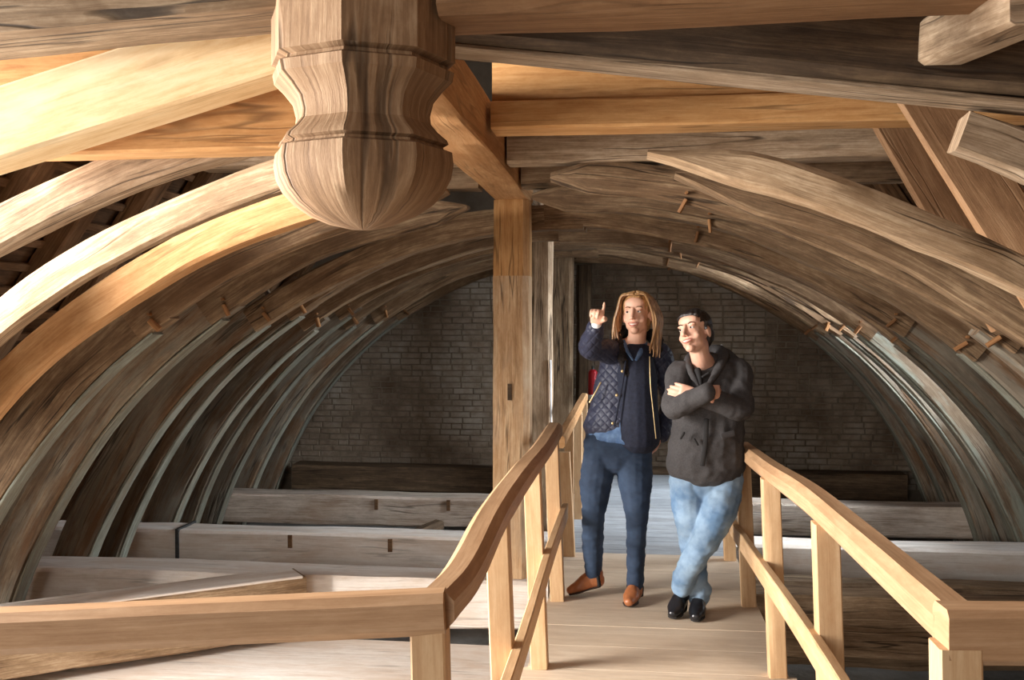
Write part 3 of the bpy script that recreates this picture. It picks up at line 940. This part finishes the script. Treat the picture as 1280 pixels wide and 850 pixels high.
M['skin'] = skin_mat('skin', srgb(226, 176, 150), None)
M['lip'] = plain('lips', srgb(196, 122, 110), .45, .08, 60, 0)
M['teeth'] = plain('teeth', srgb(232, 224, 212), .3, .03, 60, 0)
M['eyewhite'] = plain('eye_white', srgb(226, 220, 214), .2, .02, 60, 0)
M['iris'] = plain('iris_brown', srgb(48, 34, 26), .15, .1, 90, 0)
M['brow'] = plain('eyebrow', srgb(128, 92, 66), .7, .2, 200, 0)
M['browdark'] = plain('dark_eyebrow', srgb(40, 30, 26), .7, .2, 200, 0)
M['blond'] = hair_mat('blond_hair', srgb(106, 74, 44), srgb(166, 124, 80), srgb(206, 166, 116))
M['blackhair'] = hair_mat('short_dark_hair', srgb(20, 15, 13), srgb(34, 26, 22), srgb(58, 46, 38))
M['navyquilt'] = quilt('navy_quilted_cloth', srgb(44, 47, 66))
M['navyknit'] = plain('dark_navy_knit', srgb(28, 32, 48), .85, .25, 60, .3)
M['fur'] = plain('dark_fur_collar', srgb(34, 27, 25), .9, .4, 120, .8)
M['denimshirt'] = denim('denim_shirt', srgb(62, 88, 126), srgb(104, 132, 168), 20)
M['darkdenim'] = denim('dark_denim', srgb(30, 45, 66), srgb(46, 64, 88), 6)
M['lightdenim'] = denim('washed_denim', srgb(92, 122, 154), srgb(148, 172, 194), 6)
M['tan'] = plain('tan_leather', srgb(160, 98, 60), .4, .18, 16, .15, spec=.5)
M['elastic'] = plain('black_elastic', srgb(34, 32, 32), .8, .1, 80, .1)
M['sole'] = plain('boot_sole', srgb(52, 36, 28), .7, .1, 40, .1)
M['blackleather'] = plain('black_leather', srgb(26, 26, 30), .28, .2, 20, .1, spec=.6)
M['coat'] = plain('charcoal_wool', srgb(66, 63, 63), .9, .16, 120, .25, bump_scale=220)
M['coatdark'] = plain('charcoal_lining', srgb(40, 38, 38), .9, .1, 120, .1)
M['brass'] = plain('brass_metal', srgb(196, 172, 128), .4, .08, 40, 0, metal=.8)
M['white'] = plain('white_plastic', srgb(236, 236, 236), .4, .02, 40, 0)
M['red'] = plain('red_paint', srgb(160, 26, 34), .35, .05, 40, 0)

def head(center, rot, neck_base, parent, body_geo, brow_mat, smile=0):
    """adds skull, jaw, nose, ears and neck to the body's geometry; eyes, brows and mouth are made as parts"""
    T = lambda p: center + rot @ Vector(p)
    def e(c, r): ell(T(c), r, rot, g=body_geo)
    e((0, .018, .034), (.074, .094, .084))
    e((0, -.022, -.02), (.061, .066, .088))
    e((0, -.012, -.052), (.054, .062, .05))
    e((0, -.062, -.094), (.025, .022, .019))
    for s_ in (-1, 1):
        e((s_ * .035, -.052, -.032), (.024, .021, .024))
        e((s_ * .041, -.015, -.060), (.014, .035, .024))
        e((s_ * .075, .014, -.012), (.008, .018, .030))
        e((s_ * .070, .006, -.006), (.012, .014, .022))
        e((s_ * .028, -.070, .024), (.024, .012, .008))
        e((s_ * .0095, -.100, -.034), (.0085, .010, .0075))
    limb([T((0, -.083, .022)), T((0, -.098, -.008)), T((0, -.113, -.031))], [.0075, .009, .011], n=10, g=body_geo)
    e((0, -.084, -.062), (.026, .012, .018))
    e((0, -.046, .052), (.056, .032, .036))
    limb([T((0, .02, -.055)), T((0, .018, -.10)).lerp(neck_base, .35), neck_base], [(.052, .054), (.049, .052), (.062, .058)], side=rot @ V(1, 0, 0), g=body_geo)
    fc = []
    for s_ in (-1, 1):
        ew = obj('eye', ell(T((s_ * .030, -.0715, .005)), (.0125, .011, .0058), rot, n=12, m=8), M['eyewhite'], parent)
        obj('iris', ell(T((s_ * .030 - .002, -.0800, .0055)), (.0056, .0035, .0056), rot, n=10, m=6), M['iris'], ew)
        obj('eyebrow', limb([T((s_ * .016, -.0815, .027)), T((s_ * .032, -.0800, .0325)), T((s_ * .05, -.067, .026))], [.0016, .0024, .0012], n=8), brow_mat, parent)
    w = .024 + smile * .006
    up = .003 + smile * .007
    obj('lower_lip', limb([T((-w, -.081, -.064 + up)), T((-w * .5, -.0925, -.0675)), T((0, -.0975, -.0705)), T((w * .5, -.0925, -.0675)), T((w, -.081, -.064 + up))], [.0014, .0032, .0042, .0032, .0014], n=8), M['lip'], parent)
    obj('upper_lip', limb([T((-w, -.081, -.0625 + up)), T((-w * .45, -.0945, -.0565)), T((0, -.0985, -.0562)), T((w * .45, -.0945, -.0565)), T((w, -.081, -.0625 + up))], [.0014, .0024, .0028, .0024, .0014], n=8), M['lip'], parent)
    obj('teeth', limb([T((-w * .75, -.0868, -.0615 + up * .6)), T((0, -.0958, -.0632)), T((w * .75, -.0868, -.0615 + up * .6))], [.0016, .0042, .0016], n=8), M['teeth'], parent)
    return T

def hand(wrist, fwd, palm_n, curls, spread=.1, thumb_side=1, g=None, size=1.0, thumb=.5):
    """palm and five fingers; fwd points along the fingers, palm_n out of the palm; curls: bend per finger, index first (degrees per joint)"""
    g = g or Geo()
    fwd = Vector(fwd).normalized(); pn = Vector(palm_n); pn = (pn - fwd * pn.dot(fwd)).normalized()
    sd = fwd.cross(pn).normalized() * thumb_side          # towards the thumb
    k = size
    w = Vector(wrist)
    limb([w - fwd * .02 * k, w + fwd * .03 * k, w + fwd * .085 * k], [(.027 * k, .019 * k), (.036 * k, .016 * k), (.040 * k, .013 * k)], side=sd, n=14, g=g)
    lens = [.072, .080, .074, .058]
    for i in range(4):
        off = (1.5 - i) * .0195 * k
        base = w + fwd * (.088 - abs(1.2 - i) * .004) * k + sd * off
        d = (fwd + sd * (1.5 - i) * spread).normalized()
        p = base - d * .02 * k
        pts = [p, base]; ang = 0
        for j, fr in enumerate((.45, .31, .24)):
            ang += curls[i]
            dd = d * math.cos(R(ang)) + pn * math.sin(R(ang))
            pts.append(pts[-1] + dd * lens[i] * fr * k)
        limb(pts, [.0092 * k, .0092 * k, .0085 * k, .0078 * k, .0066 * k], n=10, g=g, per=4)
    b = w + fwd * .028 * k + sd * .026 * k
    d1 = (fwd * .62 + sd * .65 + pn * .35).normalized()
    d2 = (fwd * .9 + sd * (.35 - thumb * .6) + pn * (.3 + thumb * .5)).normalized()
    limb([b - d1 * .015 * k, b + d1 * .03 * k, b + d1 * .035 * k + d2 * .028 * k, b + d1 * .035 * k + d2 * .052 * k], [.015 * k, .0125 * k, .0105 * k, .008 * k], n=10, g=g, per=4)
    return g

X3 = V(1, 0, 0)

# ---- woman in navy, pointing
def woman():
    Y0 = 5.56
    t = thing('person', 'person with long fair hair in navy quilted jacket pointing upward', 'person', at(765, 757, Y0) * 1.0)
    t.location.z = 0
    rot = Euler((R(-6), R(-3), R(-14)), 'XYZ').to_matrix()
    hc = at(796, 393, 5.53)
    # joints
    pel = at(772, 556, Y0); neckb = at(794, 430, 5.58)
    hipR = at(752, 570, Y0); hipL = at(793, 570, Y0)
    kneR = at(742, 645, 5.55); kneL = at(796, 645, 5.50)
    ankR = at(742, 716, 5.66); ankL = at(794, 731, 5.60)
    shR = at(768, 441, 5.55); shL = at(826, 445, 5.62)
    elR = at(738, 434, 5.32); wrR = at(745, 407, 5.13)
    elL = at(838, 507, 5.72); wrL = at(826, 545, 5.62)
    body = Geo()
    T = head(hc, rot, neckb, t, body, M['brow'], .9)
    limb([at(791, 436, 5.59), at(786, 470, 5.58), at(780, 520, 5.57), pel], [(.13, .07), (.12, .075), (.105, .07), (.13, .08)], side=X3, g=body)
    limb([shR, elR, wrR], [.042, .036, .024], g=body)
    limb([shL, elL, wrL], [.042, .036, .024], g=body)
    limb([at(751, 562, Y0), at(745, 602, 5.55), kneR, at(741, 680, 5.62), ankR], [.06, .055, .04, .036, .03], g=body)
    limb([at(794, 562, Y0), at(794, 602, 5.53), kneL, at(795, 685, 5.57), ankL], [.06, .055, .04, .034, .03], g=body)
    # pointing right hand: index up, the others folded
    fw = V(.10, -.62, .78)
    hand(wrR + fw.normalized() * .012, fw, V(-.15, -.75, -.62), [5, 58, 64, 66], .03, thumb_side=1, g=body, size=.95, thumb=.9)
    hand(wrL, V(-.4, -.1, -.9), V(-.9, .1, .3), [25, 25, 25, 25], .05, thumb_side=1, g=body, size=.95)
    fuse('body', body, .0042, 7, M['skin'], t)
    # jeans
    j = Geo()
    limb([at(776, 530, 5.58), pel, at(772, 574, Y0)], [(.155, .10), (.185, .115), (.165, .105)], side=X3, g=j)
    limb([at(751, 562, Y0), at(745, 602, 5.55), kneR, at(741, 680, 5.62), at(742, 716, 5.66)], [(.088, .098), (.088, .092), (.063, .068), (.058, .064), (.048, .05)], side=X3, g=j)
    limb([at(794, 562, Y0), at(794, 602, 5.53), kneL, at(795, 685, 5.57), at(794, 731, 5.60)], [(.092, .10), (.092, .096), (.062, .068), (.052, .062), (.046, .05)], side=X3, g=j)
    fuse('jeans', j, .006, 3, M['darkdenim'], t, fold=.006, fscale=(12, 12, 22), seed=3)
    # denim shirt hem
    sh = Geo()
    limb([at(778, 520, 5.58), at(777, 541, 5.57), at(776, 551, 5.57)], [(.165, .115), (.185, .128), (.192, .134)], side=X3, g=sh, cap=False)
    fuse('denim_shirt', sh, .006, 2, M['denimshirt'], t, fold=.006, fscale=(22, 22, 8), seed=8)
    for pa, pb, pc in (((781, 427, 5.56), (783, 436, 5.50), (791, 450, 5.455)), ((807, 429, 5.57), (803, 437, 5.50), (795, 450, 5.455))):
        obj('shirt_collar', limb([at(*pa), at(*pb), at(*pc)], [(.010, .016), (.009, .018), (.005, .008)], n=10), M['denimshirt'], t)
    # inner vest
    v = Geo()
    limb([at(796, 441, 5.55), at(795, 470, 5.53), at(796, 510, 5.53), at(797, 546, 5.53)], [(.09, .07), (.11, .10), (.115, .115), (.125, .13)], side=X3, g=v)
    fuse('vest', v, .006, 2, M['navyknit'], t, fold=.003, seed=4)
    # jacket: torso and sleeves
    k = Geo()
    limb([at(792, 434, 5.60), at(789, 450, 5.60), at(783, 478, 5.59), at(778, 510, 5.58), at(775, 537, 5.58)], [(.085, .07), (.155, .095), (.168, .115), (.172, .118), (.205, .132)], side=X3, g=k)
    limb([shR + V(.04, .02, 0), shR, shR.lerp(elR, .55), elR, elR.lerp(wrR, .55), wrR - (wrR - elR).normalized() * .012], [.066, .068, .064, .062, .052, .043], g=k)
    limb([shL + V(-.05, .0, 0), shL, shL.lerp(elL, .5), elL, wrL], [.064, .068, .060, .058, .046], g=k)
    fuse('jacket', k, .006, 3, M['navyquilt'], t, fold=.006, fscale=(16, 16, 12), seed=1)
    # dark fur-edged hood collar
    c = Geo()
    limb([at(774, 436, 5.50), at(770, 420, 5.58), at(790, 414, 5.68), at(818, 422, 5.66), at(823, 437, 5.56)], [.028, .034, .036, .034, .024], g=c)
    limb([at(775, 436, 5.50), at(779, 452, 5.46), at(784, 470, 5.45)], [.026, .022, .012], g=c)
    fuse('collar', c, .006, 1, M['fur'], t, fold=.010, fscale=(50, 50, 50), seed=2)
    # zips and snaps
    zl = [at(782, 452, 5.44), at(778, 480, 5.425), at(773, 505, 5.425), at(768, 532, 5.425)]
    zr = [at(812, 446, 5.46), at(813, 480, 5.425), at(816, 510, 5.42), at(820, 548, 5.42)]
    obj('zip', limb(zr, [.0026] * 4, n=8), M['brass'], t)
    obj('front_edge', limb(zl, [.005] * 4, n=8), M['navyknit'], t)
    for px, py in ((778, 464), (771, 494), (766, 529)):
        p = at(px, py, 5.435)
        obj('snap_button', ell(p, (.009, .006, .009), n=12, m=6), M['brass'], t)
    obj('pocket_zip', limb([at(751, 478, 5.47), at(744, 491, 5.46), at(737, 503, 5.455)], [.004, .0045, .004], n=8), M['brass'], t)
    wd_ = (wrR - elR).normalized()
    obj('bracelet', limb([wrR + wd_ * .004, wrR + wd_ * .008], [.027, .027], n=20), M['white'], t)
    # boots
    def boot(ank, toe, heel, name):
        g = Geo()
        limb([ank + V(0, 0, .005), ank - V(0, 0, .03), ank.lerp(heel, .55)], [(.041, .043), (.041, .045), (.039, .045)], side=(toe - heel).cross(V(0, 0, 1)), g=g)
        up = V(0, 0, 1)
        sd = (toe - heel).cross(up).normalized()
        limb([heel + V(0, 0, .045), heel.lerp(toe, .35) + V(0, 0, .050), heel.lerp(toe, .7) + V(0, 0, .036), toe + V(0, 0, .026)], [(.034, .044), (.037, .050), (.043, .034), (.026, .022)], side=sd, g=g)
        b = fuse(name, g, .005, 2, M['tan'], t, fold=.002, fscale=(40, 40, 40))
        s_ = Geo()
        limb([heel + V(0, 0, .010), heel.lerp(toe, .4) + V(0, 0, .010), heel.lerp(toe, .72) + V(0, 0, .008), toe + V(0, 0, .008)], [(.034, .011), (.033, .009), (.043, .009), (.028, .008)], side=sd, g=s_)
        obj('sole', s_, M['sole'], b)
        e = Geo()
        limb([ank.lerp(heel, .35) + sd * .0 + V(0, 0, .02), ank.lerp(heel, .75)], [(.048, .022), (.046, .018)], side=sd, g=e)
        obj('elastic_panel', e, M['elastic'], b)
        return b
    toeR = atz(712, 744, .004); heelR = V(ankR.x + .032, ankR.y + .01, .05)
    boot(ankR + V(.01, 0, 0), toeR, heelR, 'boot')
    heelL = V(ankL.x, ankL.y + .04, .004); toeL = atz(786, 760, .004)
    boot(ankL, toeL + V(0, .015, 0), heelL, 'boot')
    # hair: cap and locks parted near the middle
    hg = Geo()
    ell(T((0, .024, .046)), (.083, .095, .087), rot, g=hg)
    ell(T((0, .055, .0)), (.078, .070, .105), rot, g=hg)
    fuse('hair', hg, .006, 2, M['blond'], t, fold=.004, fscale=(60, 60, 10))
    hm = t.children[-1]
    lk = Geo()
    rnd = random.Random(11)
    for s_ in (-1, 1):
        for q in range(26):
            f = q / 25
            a = -.075 + f * .15                       # start along the parting, front to back
            st = V(s_ * .006 + .006, a * .95 + .012 - .01, .126 - abs(a) * .18 - (0.012 if a < -.05 else 0))
            bow = .088 + rnd.uniform(-.004, .010)
            m1 = V(s_ * bow * .72, -.058 + f * .12, .098 - f * .01)
            m2 = V(s_ * (bow + .004), -.040 + f * .12, .030)
            m3 = V(s_ * (bow + (.024 if s_ < 0 else .014) + rnd.uniform(0, .012)), -.030 + f * .11, -.055)
            en = V(s_ * ((.104 if s_ < 0 else .086) + rnd.uniform(-.02, .028)), -.040 + f * .11 + rnd.uniform(-.012, .012), -.155 - rnd.uniform(0, .05) - (.03 if s_ > 0 else 0))
            limb([T(st), T(m1), T(m2), T(m3), T(en)], [(.006, .005), (.013, .006), (.014, .008), (.014, .009), (.003, .003)], n=8, g=lk, per=5)
    obj('hair_locks', mesh_from('hair_locks', lk), M['blond'], hm)
    return t
woman()

# ---- second person: short dark hair, charcoal coat, arms folded, leaning on the right rail
def leaner():
    t = thing('person', 'person with short dark hair in charcoal coat leaning with folded arms', 'person', V(.32, 5.3, 0))
    Y0 = 5.30
    rot = Euler((R(-12), R(-15), R(-32)), 'XYZ').to_matrix()
    hc = at(868, 416, 5.22)
    neckb = at(880, 456, 5.29)
    pel = at(884, 590, 5.33)
    hipA = at(862, 600, 5.33); hipB = at(905, 598, 5.34)      # A: image left, B: image right (crosses in front)
    kneA = at(864, 672, 5.33); ankA = at(874, 742, 5.37)
    kneB = at(884, 672, 5.22); ankB = at(853, 727, 5.33)
    shA = at(850, 468, 5.27); shB = at(922, 466, 5.34)
    elA = at(843, 510, 5.14); wrA = at(884, 490, 5.05)
    elB = at(925, 511, 5.20); wrB = at(872, 494, 5.10)
    body = Geo()
    T = head(hc, rot, neckb, t, body, M['browdark'], 1.0)
    limb([at(882, 464, 5.30), at(884, 500, 5.31), at(884, 550, 5.32), pel], [(.13, .07), (.13, .08), (.125, .08), (.13, .085)], side=X3, g=body)
    limb([shA, elA, wrA], [.045, .038, .026], g=body)
    limb([shB, elB, wrB], [.045, .038, .026], g=body)
    limb([at(860, 598, 5.33), at(861, 634, 5.32), kneA, at(870, 712, 5.36), ankA], [.065, .06, .042, .036, .03], g=body)
    limb([at(906, 598, 5.34), at(900, 634, 5.26), kneB, at(862, 708, 5.27), ankB], [.065, .06, .042, .036, .03], g=body)
    hand(wrB, V(-1, .02, .26), V(.1, .95, -.1), [14, 16, 18, 20], .02, thumb_side=1, g=body, size=.95)
    hand(wrA, V(.72, .75, -.05), V(.1, 1, -.1), [20, 20, 20, 20], .03, thumb_side=-1, g=body, size=.95)
    fuse('body', body, .0042, 7, M['skin'], t)
    # jeans
    j = Geo()
    limb([at(884, 560, 5.32), pel, at(884, 606, 5.33)], [(.165, .11), (.185, .125), (.17, .115)], side=X3, g=j)
    limb([at(860, 598, 5.33), at(861, 634, 5.32), kneA, at(870, 712, 5.36), at(874, 748, 5.37)], [(.098, .105), (.088, .095), (.066, .072), (.056, .062), (.052, .056)], side=X3, g=j)
    limb([at(906, 598, 5.34), at(900, 634, 5.26), kneB, at(862, 708, 5.27), at(852, 735, 5.33)], [(.100, .105), (.092, .095), (.072, .074), (.062, .064), (.056, .058)], side=X3, g=j)
    for c, a in ((ankA, kneA), (ankB, kneB)):
        d = (c - a).normalized()
        limb([c - d * .045, c - d * .02, c + d * .004], [(.058, .062), (.066, .068), (.058, .06)], side=X3, g=j, cap=False)
    fuse('jeans', j, .006, 3, M['lightdenim'], t, fold=.008, fscale=(11, 11, 18), seed=6)
    # coat
    k = Geo()
    limb([at(881, 455, 5.32), at(884, 466, 5.32), at(886, 490, 5.32), at(885, 530, 5.32), at(883, 560, 5.31), at(882, 583, 5.31)], [(.085, .075), (.172, .105), (.188, .125), (.185, .125), (.192, .135), (.200, .145)], side=X3, g=k)
    limb([shA + V(.05, .02, 0), shA, shA.lerp(elA, .55), elA, elA.lerp(wrA, .55), wrA], [.070, .072, .062, .062, .052, .046], g=k)
    limb([shB + V(-.05, .0, 0), shB, shB.lerp(elB, .5), elB, elB.lerp(wrB, .55), wrB], [.070, .076, .066, .064, .053, .046], g=k)
    fuse('coat', k, .006, 2, M['coat'], t, fold=.008, fscale=(13, 13, 13), seed=5)
    # collar and hood behind the neck
    c = Geo()
    limb([at(861, 459, 5.22), at(861, 448, 5.29), at(880, 440, 5.40), at(902, 441, 5.37), at(899, 459, 5.24), at(886, 480, 5.18)], [.018, .022, .030, .034, .026, .014], g=c)
    limb([at(861, 458, 5.22), at(866, 470, 5.19), at(873, 482, 5.175)], [.018, .016, .010], g=c)
    limb([at(884, 446, 5.42), at(905, 447, 5.42), at(922, 455, 5.40)], [.04, .05, .03], g=c)
    fuse('hood_collar', c, .006, 2, M['coat'], t, fold=.004, fscale=(20, 20, 20), seed=7)
    # opening, toggles, pocket flap, hem line
    obj('front_placket', limb([at(883, 524, 5.185), at(882, 552, 5.17), at(878, 582, 5.155)], [(.012, .004)] * 3, side=X3, n=8), M['coatdark'], t)
    obj('neck_opening', limb([at(872, 462, 5.195), at(875, 474, 5.175), at(877, 484, 5.17)], [(.016, .012), (.011, .010), (.004, .006)], side=X3, n=10), M['coatdark'], t)
    for (x0, y0, x1, y1) in ((878, 471, 886, 466), (855, 541, 851, 548), (868, 549, 872, 556)):
        Yb = 5.155 if y0 < 500 else 5.165
        obj('toggle', limb([at(x0, y0, Yb), at(x1, y1, Yb)], [.006, .006], n=8), M['elastic'], t)
    obj('pocket_flap', limb([at(902, 546, 5.18), at(918, 541, 5.20)], [(.004, .016), (.004, .016)], side=V(0, 1, 0), n=10), M['coat'], t)
    obj('white_label', limb([at(896, 440, 5.37), at(902, 431, 5.39)], [(.006, .003), (.005, .003)], side=X3, n=8), M['white'], t)
    # boots
    def boot(ank, toe, heel):
        sd = (toe - heel).cross(V(0, 0, 1)).normalized()
        g = Geo()
        limb([ank - V(0, 0, .005), ank.lerp(heel, .55) + V(0, 0, .01)], [(.042, .046), (.040, .046)], side=sd, g=g)
        limb([heel + V(0, 0, .055), heel.lerp(toe, .35) + V(0, 0, .058), heel.lerp(toe, .7) + V(0, 0, .038), toe + V(0, 0, .026)], [(.035, .046), (.038, .052), (.044, .036), (.026, .022)], side=sd, g=g)
        b = fuse('boot', g, .005, 2, M['blackleather'], t, fold=.0015, fscale=(30, 30, 30))
        s_ = Geo()
        limb([heel.lerp(toe, .3) + V(0, 0, .012), heel.lerp(toe, .7) + V(0, 0, .008), toe + V(0, 0, .008)], [(.030, .009), (.040, .009), (.026, .008)], side=sd, g=s_)
        limb([heel + V(0, 0, .040), heel + V(0, 0, .006)], [(.030, .032), (.028, .03)], side=sd, g=s_)
        obj('sole', s_, M['elastic'], b)
    heA = V(ankA.x + .008, ankA.y + .045, .004)
    boot(ankA, atz(870, 779, .004) + V(0, .02, 0), heA)
    heB = V(ankB.x + .0, ankB.y + .045, .02)
    boot(ankB, atz(841, 775, .004) + V(0, .02, 0), heB)
    # short hair
    hg = Geo()
    ell(T((0, .027, .047)), (.081, .091, .085), rot, g=hg)
    ell(T((0, .066, .0)), (.070, .052, .075), rot, g=hg)
    limb([T((-.055, -.046, .074)), T((0, -.058, .082)), T((.055, -.046, .074))], [.013, .017, .013], g=hg)
    for s_ in (-1, 1):
        limb([T((s_ * .072, .0, .04)), T((s_ * .073, -.008, .0))], [(.007, .014), (.004, .008)], g=hg)
    fuse('hair', hg, .005, 1, M['blackhair'], t, fold=.004, fscale=(70, 70, 40))
    return t
leaner()

# ------------------------------------------------------------------ small things by the far posts
fe = thing('fire_extinguisher', 'red fire extinguisher half hidden behind the pointing arm', 'extinguisher', at(741, 497, 9.7))
pz = at(741, 480, 9.7)
obj('cylinder', cyl(pz + V(0, 0, -.1), pz + V(0, 0, .10), .045, .045, 16).merge(ell(pz + V(0, 0, .10), (.045, .045, .04))), M['red'], fe)
obj('valve', cyl(pz + V(0, 0, .13), pz + V(0, 0, .17), .014, .014, 10), M['iron'], fe)
obj('label_band', cyl(pz + V(0, 0, -.145), pz + V(0, 0, -.10), .046, .046, 16), M['white'], fe)
cw = at(688, 450, 8.0); cw2 = at(689, 560, 8.0)
co = obj('cable_conduit', cyl(cw, cw2, .008, .008, 10), M['white'])
tag(co, 'thin white conduit running up the grey post behind the honey-coloured one', 'conduit')
